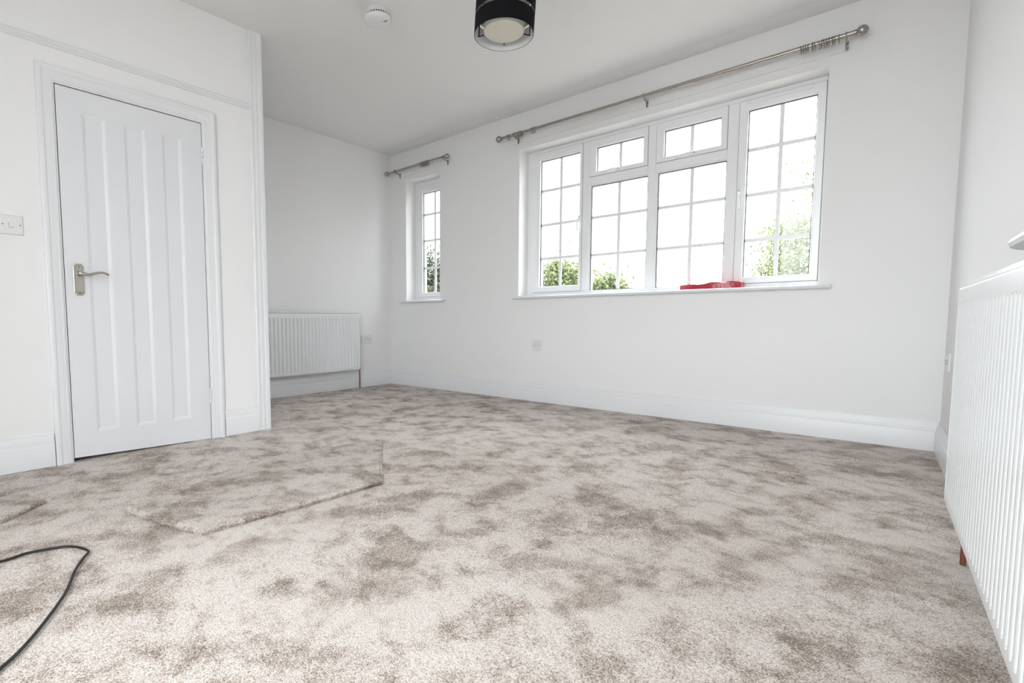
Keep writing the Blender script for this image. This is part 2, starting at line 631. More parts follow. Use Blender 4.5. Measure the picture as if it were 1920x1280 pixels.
# ------------------------------------------------------------------ windows
def bar_box(y0, y1):
    return lambda x0, x1, z0, z1: (x0, x1, y0, y1, z0, z1)


def frame_ring(bm, x0, x1, z0, z1, gx0, gx1, gz0, gz1, y0, y1, ch=0.008):
    """picture-frame solid: outer rectangle x0..z1, opening gx0..gz1, front face at y0 with a chamfer to the glass"""
    def rect(y, a, b, c, d):
        return [(a, y, c), (b, y, c), (b, y, d), (a, y, d)]
    rings = [rect(y1, x0, x1, z0, z1), rect(y0, x0, x1, z0, z1), rect(y0, gx0 - ch, gx1 + ch, gz0 - ch, gz1 + ch),
             rect(y0 + ch * 0.9, gx0, gx1, gz0, gz1), rect(y1, gx0, gx1, gz0, gz1), rect(y1, x0, x1, z0, z1)]
    vs = [[bm.verts.new(p) for p in r] for r in rings]
    for a, b in zip(vs, vs[1:]):
        for i in range(4):
            j = (i + 1) % 4
            bm.faces.new((a[i], a[j], b[j], b[i]))
    bmesh.ops.remove_doubles(bm, verts=bm.verts, dist=1e-6)


def glazed(root, part, g, xbars, zbars, yg, loc):
    """panes, glazing bars and rubber seal of one light"""
    gx0, gx1, gz0, gz1 = g
    lx, lz = Vector(loc).x, Vector(loc).z
    ly = Vector(loc).y

    def S(bm):
        for v in bm.verts:
            v.co -= Vector(loc)
        return bm
    bw = 0.0125
    xe = [gx0] + list(xbars) + [gx1]
    ze = [gz0] + list(zbars) + [gz1]
    for x in xbars:
        obj('glazing_bar', S(B((x - bw, x + bw, yg - 0.006, yg + 0.006, gz0 - 0.002, gz1 + 0.002))), 'upvc', part)
    for z in zbars:
        obj('glazing_bar', S(B((gx0 - 0.002, gx1 + 0.002, yg - 0.0055, yg + 0.0055, z - bw, z + bw))), 'upvc', part)
    for i in range(len(xe) - 1):
        for j in range(len(ze) - 1):
            obj('pane', S(B((xe[i], xe[i + 1], yg - 0.002, yg + 0.002, ze[j], ze[j + 1]))), 'glass', part)
    t = 0.0042
    obj('seal', S(B((gx0, gx0 + t, yg - 0.016, yg - 0.004, gz0, gz1), (gx1 - t, gx1, yg - 0.016, yg - 0.004, gz0, gz1),
                    (gx0, gx1, yg - 0.016, yg - 0.004, gz1 - t, gz1), (gx0, gx1, yg - 0.016, yg - 0.004, gz0, gz0 + t * 0.4))), 'seal', part)


def sash(root, loc, o, g, xb_, zb_, yf, yb, yg):
    bm = bmesh.new()
    frame_ring(bm, *o, *g, yf, yb)
    for v in bm.verts:
        v.co -= Vector(loc)
    s = obj('sash', bm, 'upvc', root, False, 0.0025)
    bm = bmesh.new()
    q = 0.0032
    frame_ring(bm, o[0] - q, o[1] + q, o[2] - q, o[3] + q, o[0] + 0.004, o[1] - 0.004, o[2] + 0.004, o[3] - 0.004, yf + 0.0095, yb - 0.01, 0.0)
    for v in bm.verts:
        v.co -= Vector(loc)
    obj('gasket', bm, 'gasket', s)
    glazed(root, s, g, xb_, zb_, yg, loc)
    return s


def handle_v(part, loc, x, z, y, s):
    """espagnolette handle: base, keyhole and hanging lever"""
    bm = B((x - 0.012, x + 0.012, y - 0.012, y, z - 0.028, z + 0.028))
    path = catmull([(x, y - 0.014, z), (x, y - 0.034, z - 0.006), (x + s * 0.002, y - 0.040, z - 0.04), (x + s * 0.006, y - 0.036, z - 0.085), (x + s * 0.007, y - 0.032, z - 0.118)], 5)
    tube(bm, path, [(0.0095 - 0.003 * i / len(path), 0.0075) for i in range(len(path))], 10)
    for v in bm.verts:
        v.co -= Vector(loc)
    h = obj('window_handle', bm, 'upvc', part, True, 0.002)
    bm = bmesh.new()
    lathe(bm, [(0.0042, y - 0.0135), (0.0042, y - 0.0115)], (x, 0, z + 0.018), 'y', 12)
    for v in bm.verts:
        v.co -= Vector(loc)
    obj('keyhole', bm, 'greyslot', part)


def handle_h(part, loc, x, z, y):
    bm = B((x - 0.03, x + 0.03, y - 0.012, y, z - 0.012, z + 0.012))
    path = catmull([(x, y - 0.012, z), (x - 0.006, y - 0.034, z), (x - 0.04, y - 0.040, z - 0.003), (x - 0.085, y - 0.036, z - 0.008), (x - 0.118, y - 0.032, z - 0.010)], 5)
    tube(bm, path, [(0.0095 - 0.003 * i / len(path), 0.0075) for i in range(len(path))], 10)
    for v in bm.verts:
        v.co -= Vector(loc)
    h = obj('window_handle', bm, 'upvc', part, True, 0.002)
    bm = bmesh.new()
    lathe(bm, [(0.0042, y - 0.0135), (0.0042, y - 0.0115)], (x + 0.014, 0, z), 'y', 12)
    for v in bm.verts:
        v.co -= Vector(loc)
    obj('keyhole', bm, 'greyslot', part)


def trickle(part, loc, x0, x1, z, y):
    bm = B((x0, x1, y - 0.013, y, z - 0.009, z + 0.009))
    for v in bm.verts:
        v.co -= Vector(loc)
    obj('trickle_vent', bm, 'upvc', part, False, 0.003)


YW, YB, YG = 0.150, 0.215, 0.176
# --- wide window
L1 = (WB[0], 0.15, WB[2])
win = thing('window_1', 'wide white four-part window with grid glazing bars', 'window', L1, 0, None, 'structure')


def S1(bm, L=L1):
    for v in bm.verts:
        v.co -= Vector(L)
    return bm


x0, x1, z0, z1 = WB[0], WB[1], 0.985, WB[3]
obj('outer_frame', S1(B((x0, 1.859, YW, YB, z0, z1), (4.053, x1, YW, YB, z0, z1), (1.859, 4.053, YW, YB, 2.313, z1), (1.859, 4.053, YW, YB, z0, 1.020))), 'upvc', win, False, 0.003)
for a, b in ((2.358, 2.418), (2.920, 2.982), (3.486, 3.556)):
    obj('mullion', S1(B((a, b, YW, YB, 1.020, 2.313))), 'upvc', win, False, 0.003)
for a, b in ((2.418, 2.920), (2.982, 3.486)):
    obj('transom', S1(B((a, b, YW, YB, 1.935, 2.003))), 'upvc', win, False, 0.003)
YS = 0.143
s = sash(win, L1, (1.862, 2.355, 1.023, 2.310), (1.933, 2.327, 1.076, 2.241), (2.136,), (1.338, 1.652, 1.968), YS, YB, YG)
handle_v(s, L1, 2.338, 1.66, YS, -1)
trickle(s, L1, 1.90, 2.31, 2.292, YS)
s = sash(win, L1, (2.421, 2.917, 2.006, 2.310), (2.484, 2.879, 2.042, 2.243), (2.686,), (), YS, YB, YG)
handle_h(s, L1, 2.665, 2.026, YS)
s = sash(win, L1, (2.985, 3.483, 2.006, 2.310), (3.044, 3.440, 2.042, 2.243), (3.240,), (), YS, YB, YG)
handle_h(s, L1, 3.255, 2.024, YS)
s = sash(win, L1, (3.559, 4.050, 1.023, 2.310), (3.614, 4.004, 1.068, 2.240), (3.810,), (1.330, 1.652, 1.968), YS, YB, YG)
handle_v(s, L1, 3.575, 1.67, YS, 1)
trickle(s, L1, 3.60, 3.98, 2.291, YS)
for a, b, xb_ in ((2.418, 2.920, 2.690), (2.982, 3.486, 3.256)):
    bm = bmesh.new()
    frame_ring(bm, a, b, 1.020, 1.935, a + 0.020, b + (0.012 if b < 3 else 0.010) - 0.003, 1.023, 1.923, YW + 0.006, YB)
    for v in bm.verts:
        v.co.x = min(v.co.x, b)
        v.co -= Vector(L1)
    s = obj('fixed_light', bm, 'upvc', win, False, 0.002)
    glazed(win, s, (a + 0.020, b - 0.001, 1.023, 1.923), (xb_ - 0.008,), (1.330, 1.655), YG, L1)
bm = bmesh.new()
prof = [(0.16, 0.985), (-0.036, 0.985), (-0.045, 0.980), (-0.048, 0.972), (-0.045, 0.964), (-0.036, 0.959), (0.0, 0.959), (0.16, 0.959)]
loft(bm, [[(x, y, z) for y, z in prof] for x in (1.757, 4.140)])
bm2 = bm
o = obj('window_sill', S1(bm2), 'gloss', win, True)

# --- narrow window
L2 = (WS[0], 0.15, WS[2])
win2 = thing('window_2', 'narrow white window with eight panes in the alcove', 'window', L2, 0, None, 'structure')
x0, x1, z0, z1 = WS[0], WS[1], 0.985, WS[3]
obj('outer_frame', S1(B((x0, 0.312, YW, YB, z0, z1), (0.768, x1, YW, YB, z0, z1), (0.312, 0.768, YW, YB, 2.277, z1), (0.312, 0.768, YW, YB, z0, 1.026)), L2), 'upvc', win2, False, 0.003)
s = sash(win2, L2, (0.314, 0.766, 1.028, 2.275), (0.386, 0.706, 1.078, 2.207), (0.560,), (1.358, 1.670, 1.966), YS, YB, YG)
trickle(s, L2, 0.345, 0.735, 2.256, YS)
bm = bmesh.new()
loft(bm, [[(x, y, z) for y, z in prof] for x in (0.190, 0.872)])
obj('window_sill', S1(bm, L2), 'gloss', win2, True)

# --- white shelf above the near radiator (only its rounded end is in view)
RW0, LW = -2.42, 1.05
shelf = thing('radiator_shelf', 'rounded white shelf end jutting out above the near radiator', 'shelf', (xr(RW0), RW0, 0), -math.pi / 2 + AR)
# bull-nosed board with rounded end; local -y points into the room
bm = bmesh.new()
rings = []
SE = -0.135
outline = [(LW + 0.1, 0.0), (LW + 0.1, -0.088), (SE + 0.06, -0.088), (SE + 0.03, -0.082), (SE + 0.008, -0.064), (SE, -0.035), (SE, 0.0)]
for ins, z in ((0.012, 0.924), (0.003, 0.929), (0.0, 0.938), (0.003, 0.947), (0.012, 0.952)):
    ring = []
    for (px, py) in outline:
        qx = px + ins if px <= SE + 0.06 and py < -0.0005 else px
        qy = py + ins if py < -0.0005 else py
        ring.append((qx, qy, z))
    rings.append(ring)
loft(bm, rings)
obj('board', bm, 'gloss', shelf, True)
for u in (0.05, 0.95):
    obj('bracket', B((u - 0.012, u + 0.012, -0.070, -0.001, 0.914, 0.924), (u - 0.012, u + 0.012, -0.010, -0.001, 0.880, 0.914)), 'gloss', shelf)

# --- unseen glazing added behind the camera to light the window wall
win3 = thing('added_light_window', 'tall white glazing added behind the camera to let in light', 'window', (FX0, YF, FZ0), 0, None, 'structure')
FW, FH = FX1 - FX0, FZ1 - FZ0
bm = bmesh.new()
frame_ring(bm, 0, FW, 0, FH, 0.06, FW - 0.06, 0.06, FH - 0.06, -0.16, -0.10)
obj('outer_frame', bm, 'upvc', win3)
for k in (1, 2):
    obj('mullion', B((FW * k / 3 - 0.03, FW * k / 3 + 0.03, -0.159, -0.101, 0.06, FH - 0.06)), 'upvc', win3)
for k in range(3):
    a, b = (0.06 if k == 0 else FW * k / 3 + 0.03), (FW - 0.06 if k == 2 else FW * (k + 1) / 3 - 0.03)
    obj('pane', B((a, b, -0.132, -0.128, 0.06, FH - 0.06)), 'glass', win3)


# ------------------------------------------------------------------ radiators
def radiator(name, label, loc, rotz, L, zb, zt, off, pitch, npipe):
    root = thing(name, label, 'radiator', loc, rotz)
    yf = -off                               # front face; local -y points into the room
    n = int(round((L - 0.03) / pitch))
    pitch = (L - 0.03) / n
    sub = 10
    us = [0.0, 0.006]
    dep = [0.0, 0.0]
    for i in range(n):
        for s in range(sub):
            t = s / sub
            us.append(0.015 + (i + t) * pitch)
            # wide raised rib, narrow valley
            d = abs(t - 0.5) * 2
            dep.append(0.010 * (max(0.0, (d - 0.50) / 0.50) ** 1.2))
    us += [L - 0.015, L - 0.006, L]
    dep += [0.009, 0.0, 0.0]
    dep[2] = 0.009
    zs = [(zb, 0, 0.008), (zb + 0.004, 0, 0.002), (zb + 0.010, 0, 0), (zb + 0.030, 0, 0), (zb + 0.036, 0.55, 0), (zb + 0.042, 1, 0),
          (zt - 0.056, 1, 0), (zt - 0.050, 0.55, 0), (zt - 0.044, 0, 0), (zt - 0.006, 0, 0), (zt - 0.001, 0, 0.002), (zt, 0, 0.008)]
    bm = bmesh.new()
    gr = []
    for z, k, e in zs:
        gr.append([bm.verts.new((u, yf + d * k + e, z)) for u, d in zip(us, dep)])
    for a, b in zip(gr, gr[1:]):
        for i in range(len(us) - 1):
            bm.faces.new((a[i], a[i + 1], b[i + 1], b[i]))
    fp = obj('front_panel', bm, 'enamel', root, True)
    smooth_shade(fp.data, 20)
    # shell behind the pressed sheet
    obj('back_panel', B((0.0, L, yf + 0.0095, yf + 0.018, zb + 0.002, zt - 0.05), (0.01, L - 0.01, -0.040, -0.026, zb + 0.002, zt - 0.004)), 'enamel', root)
    for a, b in ((0.0, 0.004), (L - 0.004, L)):
        obj('side_cover', B((a, b, yf + 0.014, -0.024, zb + 0.03, zt - 0.002)), 'enamel', root)
    # slotted top grille, a thin gap behind the front panel
    bars = [(0.0, L, yf + 0.009, yf + 0.020, zt + 0.0030, zt + 0.0135), (0.0, L, -0.036, -0.026, zt + 0.0030, zt + 0.0135)]
    k = int(L / 0.035)
    for i in range(k + 1):
        u = 0.006 + (L - 0.012) * i / k
        bars.append((max(0.004, u - 0.006), min(L - 0.004, u + 0.006), yf + 0.019, -0.03, zt + 0.0032, zt + 0.012))
    obj('top_grille', B(*bars), 'enamel', root)
    obj('gap_shade_strip', B((0.004, L - 0.004, yf + 0.013, -0.030, zt - 0.012, zt + 0.0034)), 'dark', root)  # dark strip stands in for the shade inside the gap
    obj('fins', B(*[(0.03 + (L - 0.06) * i / 30, 0.032 + (L - 0.06) * i / 30, yf + 0.02, -0.045, zb + 0.05, zt - 0.05) for i in range(31)]), 'greyslot', root)
    for u in (0.2, L - 0.2):
        obj('wall_bracket', B((u - 0.015, u + 0.015, -0.03, 0.0, zb + 0.08, zt - 0.08)), 'enamel', root)
    for u, v, ztop in npipe:
        bm = bmesh.new()
        lathe(bm, [(0.0075, 0.0), (0.0075, ztop)], (u, v, 0), 'z', 14)
        pp = obj('copper_pipe', bm, 'copper', root, True)
        pp['label'] = 'bare copper feed pipe'
        bm = bmesh.new()
        lathe(bm, [(0.009, ztop - 0.004), (0.013, ztop), (0.013, ztop + 0.02), (0.010, ztop + 0.024), (0.010, ztop + 0.045), (0.006, ztop + 0.05)], (u, v, 0), 'z', 14)
        du = 0.03 if u < L / 2 else -0.03
        lathe(bm, [(0.008, min(u, u + du)), (0.008, max(u, u + du))], (0, v, ztop + 0.012), 'x', 12)
        obj('valve', bm, 'brass', root, True)
    return root


LR = 1.40
radiator('radiator', 'white ribbed radiator low on the alcove wall beside the room corner', (0, -0.566 - LR, 0), math.pi / 2, LR, 0.212, 0.832, 0.100, 0.0425,
         [(LR + 0.028, -0.055, 0.205), (-0.028, -0.055, 0.205)])
RY = -1.815
radiator('radiator', 'large white ribbed radiator close by at the right edge', (xr(RY), RY, 0), -math.pi / 2 + AR, 1.50, 0.180, 0.862, 0.115, 0.0385,
         [(0.030, -0.066, 0.165), (1.47, -0.066, 0.165)])


# ------------------------------------------------------------------ sockets and switch
def faceplate(name, label, cat, loc, rotz, wd, ht, kind):
    """local x along the wall, -y into the room, z up; origin on the wall at plate centre"""
    root = thing(name, label, cat, loc, rotz)
    w2, h2 = wd / 2, ht / 2
    bm = bmesh.new()

    def rr(y, ins):
        return [(-w2 + ins, y, -h2 + ins), (w2 - ins, y, -h2 + ins), (w2 - ins, y, h2 - ins), (-w2 + ins, y, h2 - ins)]
    loft(bm, [rr(0.0, 0), rr(-0.006, 0), rr(-0.009, 0.002), rr(-0.010, 0.005)])
    obj('plate', bm, 'plastic', root, False, 0.001)

    def slot(cx, cz, a, b, mat='dark', nm='pin_slot'):
        obj(nm, B((cx - a, cx + a, -0.0106, -0.0095, cz - b, cz + b)), mat, root)

    def rocker(cx, cz, a, b):
        bm = bmesh.new()
        loft(bm, [[(cx - a, -0.009, cz - b), (cx + a, -0.009, cz - b), (cx + a, -0.009, cz + b), (cx - a, -0.009, cz + b)],
                  [(cx - a, -0.0115, cz - b), (cx + a, -0.0115, cz - b), (cx + a, -0.0145, cz + b), (cx - a, -0.0145, cz + b)]])
        r = obj('rocker', bm, 'plastic', root, False, 0.0008)
        slot(cx, cz - b - 0.0008, a, 0.0008, 'greyslot', 'painted_rocker_shade')  # grey strips paint the shade along the rocker's lower and left edges
        slot(cx - a - 0.0006, cz, 0.0006, b, 'greyslot', 'painted_rocker_shade')

    def screw(cx, cz, mat='greyslot'):
        bm = bmesh.new()
        lathe(bm, [(0.0034, -0.0112), (0.0034, -0.0095)], (cx, 0, cz), 'y', 12)
        obj('screw', bm, mat, root)
    if kind == 'switch':
        rocker(0, 0, 0.0105, 0.0125)
        screw(-0.0345, 0)
        screw(0.0345, 0)
    else:
        for k in ((0,) if kind == 'single' else (-0.036, 0.036)):
            s = -1 if k < 0 else 1
            slot(k - 0.006 * s, 0.012, 0.0022, 0.0045)
            slot(k - 0.017 * s, -0.012, 0.0038, 0.0024)
            slot(k + 0.005 * s, -0.012, 0.0038, 0.0024)
            rocker(k + 0.022 * (1 if kind == 'single' else -s * 0.0) + (0.0 if kind == 'single' else -0.026 * s), 0.018, 0.0065, 0.010)
        screw(-w2 + 0.010, 0.0)
        screw(w2 - 0.010, 0.0)
    return root


faceplate('light_switch', 'white single light switch on the wall left of the door', 'light switch', (XP, -3.674, 1.244), math.pi / 2, 0.092, 0.094, 'switch')
faceplate('power_socket', 'white single power socket on the wall under the wide window', 'socket', (2.006, 0, 0.526), 0, 0.094, 0.094, 'single')
faceplate('power_socket', 'white double power socket between the far radiator and the corner', 'socket', (0, -0.390, 0.541), math.pi / 2, 0.160, 0.094, 'double')
faceplate('power_socket', 'white power socket half hidden behind the near radiator', 'socket', (xr(-0.235), -0.235, 0.535), -math.pi / 2 + AR, 0.150, 0.098, 'double')


# ------------------------------------------------------------------ curtain rods
def batten(x0, x1, z0, z1, label):
    o = obj('batten', B((x0, x1, -0.012, 0.0, z0, z1)), 'wall', None, False, 0.002)
    return tag(o, label, 'batten')


batten(1.735, 4.165, 2.398, 2.490, 'long white painted batten carrying the long curtain rod')
batten(0.10, 0.93, 2.392, 2.480, 'short white painted batten carrying the short curtain rod')
YR, ZR = -0.090, 2.458


def rod(label, x0, x1, xm, z, brackets, rb):
    root = thing('curtain_rod', label, 'curtain rod', ((x0 + x1) / 2, YR, z))
    ox = (x0 + x1) / 2
    bm = bmesh.new()
    lathe(bm, [(0.0125, x0 - ox + 0.01), (0.0125, xm - ox)], (0, 0, 0), 'x', 20)
    obj('inner_tube', bm, 'nickel', root, True)
    bm = bmesh.new()
    lathe(bm, [(0.0140, xm - ox - 0.004), (0.0145, xm - ox), (0.0140, xm - ox + 0.004), (0.0140, x1 - ox - 0.01)], (0, 0, 0), 'x', 20)
    obj('outer_tube', bm, 'nickel', root, True)
    for xe, s in ((x0, -1), (x1, 1)):
        bm = bmesh.new()
        e = xe - ox
        prof = [(0.0155, e - s * 0.035), (0.0165, e - s * 0.030), (0.0165, e - s * 0.022), (0.012, e - s * 0.019)]
        for k in range(1, 12):
            a = math.pi * (0.16 + 0.84 * k / 11)
            prof.append((max(0.0006, rb * math.sin(a)), e + s * (0.006 - rb * math.cos(a) * 1.0)))
        lathe(bm, prof, (0, 0, 0), 'x', 24)
        obj('finial', bm, 'nickel', root, True)
    for bx in brackets:
        e = bx - ox
        bm = bmesh.new()
        torus(bm, (e, 0, 0), 0.0165, 0.0035, 'x', 20, 8)
        tube(bm, [(e, 0.012, -0.012), (e, 0.030, -0.018), (e, 0.060, -0.022), (e, 0.074, -0.024)], 0.0055, 10)
        box(bm, e - 0.008, e + 0.008, 0.0725, 0.0775, -0.062, -0.010)
        b = obj('bracket', bm, 'nickel', root, True, 0.0)
        bm = bmesh.new()
        lathe(bm, [(0.0038, 0.071), (0.0038, 0.0745)], (e, 0, -0.052), 'y', 12)
        obj('screw', bm, 'brass', b)
    return root


rod('long satin nickel curtain rod above the wide window', 1.628, 4.222, 2.958, ZR, (1.790, 2.962, 4.155), 0.030)
rod('short satin nickel curtain rod above the narrow window', 0.045, 0.960, 0.50, 2.446, (0.185, 0.915), 0.027)


def ring_mesh():
    bm = bmesh.new()
    torus(bm, (0, 0, 0), 0.0215, 0.0026, 'x', 26, 8)
    return bm


ring0 = None


def ring(x, z, tilt, label, group):
    global ring0
    if ring0 is None:
        r = thing('curtain_ring', label, 'curtain ring', (0, 0, 0))
        bm = bmesh.new()
        torus(bm, (0, 0, 0), 0.0215, 0.0026, 'x', 26, 8)
        obj('hoop', bm, 'nickel', r, True)
        bm = bmesh.new()
        torus(bm, (0, 0, -0.0285), 0.0045, 0.0013, 'y', 14, 6)
        obj('eyelet', bm, 'nickel', r, True)
        ring0 = r
        o = r
    else:
        o = copy_thing(ring0, (0, 0, 0), label)
    o['group'] = group
    o.location = (x, YR, z)
    o.rotation_euler = (0, tilt, 0)
    return o


random.seed(3)
zr = ZR - 0.0065
for i, x in enumerate([3.935, 3.947, 3.958, 3.970, 3.993, 4.004, 4.027, 4.038, 4.049, 4.061, 4.073, 4.090, 4.101]):
    ring(x, zr, random.uniform(-0.16, 0.16), 'nickel curtain ring bunched at the right end of the long rod', 'rings bunched at the right end of the long rod')
ring(4.121, zr, 0.10, 'outermost nickel ring beside the right bracket of the long rod', 'single rings on the long rod')
for i in range(8):
    ring(1.806 + 0.0098 * i, zr, random.uniform(-0.05, 0.05), 'nickel curtain ring packed right of the left bracket of the long rod', 'rings packed at the left end of the long rod')
for i, x in enumerate((1.722, 1.740)):
    ring(x, zr, 0.05, ('nickel ring nearest the left finial of the long rod', 'nickel ring just left of the left bracket of the long rod')[i], 'rings by the left finial of the long rod')
for i, x in enumerate((1.985, 2.008)):
    ring(x, zr, -0.06 + 0.12 * i, ('left ring of the loose nickel pair on the long rod', 'right ring of the loose nickel pair on the long rod')[i], 'loose pair of rings on the long rod')
for i in range(10):
    ring(0.592 + 0.0125 * i, 2.446 - 0.0065, random.uniform(-0.06, 0.06), 'nickel curtain ring packed on the short rod', 'rings packed on the short rod')

# ------------------------------------------------------------------ pendant lamp
LN = Vector((0.0351, 0.0508, 0.9981)).normalized()          # it hangs very slightly askew
LB = Vector((2.9427, -1.8921, 2.2079))
LT = LB + LN * ((H - LB.z) / LN.z)
lamp = thing('pendant_lamp', 'black tiered drum pendant lamp with cream inner diffuser', 'lamp', LT)
lamp.rotation_euler = Vector((0, 0, 1)).rotation_difference(LN).to_euler()


def drum(z0, z1, r, nm, parent):
    bm = bmesh.new()
    lathe(bm, [(r, z0), (r, z1), (r - 0.0022, z1), (r - 0.0022, z0)], (0, 0, 0), 'z', 72, False)
    vs = list(bm.verts)
    k = 72
    for i in range(k):
        j = (i + 1) % k
        bm.faces.new((vs[i], vs[3 * k + i], vs[3 * k + j], vs[j]))
    a = obj(nm, bm, 'black', parent, True)
    bm = bmesh.new()
    lathe(bm, [(r - 0.0024, z0 + 0.0006), (r - 0.0024, z1 - 0.0006), (r - 0.0034, z1 - 0.0006), (r - 0.0034, z0 + 0.0006)], (0, 0, 0), 'z', 72, False)
    obj('shade_lining', bm, 'lining', a, True)
    return a


b0 = -(LT - LB).length
lo = drum(b0, b0 + 0.086, 0.150, 'lower_shade', lamp)
hi = drum(b0 + 0.100, b0 + 0.186, 0.150, 'middle_shade', lamp)
tp = drum(b0 + 0.200, b0 + 0.286, 0.150, 'upper_shade', lamp)
bm = bmesh.new()
lathe(bm, [(0.102, b0 + 0.016), (0.102, b0 + 0.262), (0.1005, b0 + 0.262), (0.1005, b0 + 0.020)], (0, 0, 0), 'z', 56, False)
obj('inner_drum', bm, 'cream', lamp, True)
bm = bmesh.new()
lathe(bm, [(0.1015, b0 + 0.018), (0.100, b0 + 0.0165), (0.070, b0 + 0.013), (0.035, b0 + 0.011), (0.001, b0 + 0.0105)], (0, 0, 0), 'z', 56, True)
d = obj('diffuser', bm, 'cream', lamp, True)
d['label'] = 'cream frosted diffuser'
for zz in (b0 + 0.030, b0 + 0.093, b0 + 0.193):
    for k in range(3):
        a = R(60 + 65 * k)
        bm = bmesh.new()
        tube(bm, [(0.09 * math.cos(a), 0.09 * math.sin(a), zz), (0.1475 * math.cos(a), 0.1475 * math.sin(a), zz)], 0.0024, 8)
        obj('spoke', bm, 'black', lamp)
for k in range(3):
    a = R(60 + 65 * k)
    bm = bmesh.new()
    lathe(bm, [(0.002, b0 + 0.030), (0.002, b0 + 0.270)], (0.1435 * math.cos(a), 0.1435 * math.sin(a), 0), 'z', 8)
    obj('strut', bm, 'black', lamp)
bm = bmesh.new()
lathe(bm, [(0.02, b0 + 0.20), (0.02, b0 + 0.262), (0.004, b0 + 0.268), (0.003, -0.03)], (0, 0, 0), 'z', 20)
for k in range(3):
    a = R(60 + 65 * k)
    tube(bm, [(0.015 * math.cos(a), 0.015 * math.sin(a), b0 + 0.255), (0.1 * math.cos(a), 0.1 * math.sin(a), b0 + 0.255)], 0.0024, 8)
obj('flex_and_holder', bm, 'plastic', lamp, True)
bm = bmesh.new()
lathe(bm, [(0.008, -0.035), (0.03, -0.03), (0.045, -0.012), (0.048, 0.0)], (0, 0, 0), 'z', 32)
obj('ceiling_rose', bm, 'plastic', lamp, True)

# ------------------------------------------------------------------ smoke alarm
SX, SY = 2.020, -1.932
alarm = thing('smoke_alarm', 'round white smoke alarm fixed to the ceiling', 'smoke alarm', (SX, SY, H))
bm = bmesh.new()
lathe(bm, [(0.070, 0.0), (0.072, -0.004), (0.076, -0.020), (0.082, -0.030), (0.083, -0.034), (0.080, -0.036)], (0, 0, 0), 'z', 56)
obj('base', bm, 'plastic', alarm, True)
bm = bmesh.new()
lathe(bm, [(0.0795, -0.035), (0.0795, -0.047)], (0, 0, 0), 'z', 56)
obj('vent_core', bm, 'dark', alarm, True)
for k in range(36):
    a = 2 * math.pi * k / 36
    bm = bmesh.new()
    box(bm, 0.079, 0.0835, -0.0030, 0.0030, -0.0470, -0.0345)
    bmesh.ops.rotate(bm, verts=bm.verts, cent=(0, 0, 0), matrix=Matrix.Rotation(a, 3, 'Z'))
    obj('vent_rib', bm, 'plastic', alarm)
bm = bmesh.new()
lathe(bm, [(0.079, -0.0465), (0.083, -0.047), (0.083, -0.051), (0.081, -0.060), (0.075, -0.068), (0.060, -0.073), (0.030, -0.075), (0.001, -0.0755)], (0, 0, 0), 'z', 56)
obj('cover', bm, 'plastic', alarm, True)
bm = bmesh.new()
lathe(bm, [(0.009, -0.0740), (0.009, -0.0775), (0.006, -0.0785)], (0.022, 0.006, 0), 'z', 20)
obj('test_button', bm, 'plastic', alarm, True)
bm = B((0.040, 0.066, -0.0045, 0.0045, -0.0745, -0.0705))
bmesh.ops.rotate(bm, verts=bm.verts, cent=(0, 0, 0), matrix=Matrix.Rotation(R(20), 3, 'Z'))
o = obj('sounder_slot', bm, 'greyslot', alarm)

# ------------------------------------------------------------------ things on the carpet and sill
# red plastic-wrapped packet
bm = bmesh.new()
bmesh.ops.create_grid(bm, x_segments=36, y_segments=10, size=0.5)
top = list(bm.verts)
for v in top:
    u, w_ = v.co.x + 0.5, v.co.y + 0.5
    lift = 0.037 + 0.007 * max(0, min(1, (u - 0.15) / 0.6)) + 0.006 * (noise.noise(Vector((u * 7, w_ * 2.6, 1.3)))) + 0.004 * noise.noise(Vector((u * 19, w_ * 6, 4.1)))
    edge = min(1.0, min(w_, 1 - w_) / 0.10, min(u, 1 - u) / 0.02)
    v.co = Vector((3.232 + 0.405 * u + 0.003 * noise.noise(Vector((w_ * 9, u * 3, 7))), 0.022 + 0.095 * w_ + 0.004 * math.sin(u * 9), 0.986 + 0.004 + max(0.014, lift) * (0.82 + 0.18 * edge)))
r = bmesh.ops.extrude_face_region(bm, geom=list(bm.faces))
for v in [g for g in r['geom'] if isinstance(g, bmesh.types.BMVert)]:
    v.co.z = 0.986
org = Vector((3.434, 0.07, 0.986))
for v in bm.verts:
    v.co -= org
o = obj('wrapped_packet', bm, 'red', None, True, 0, org)
tag(o, 'flat red plastic-wrapped packet lying on the wide window sill', 'packet')

# loose carpet offcuts
random.seed(11)


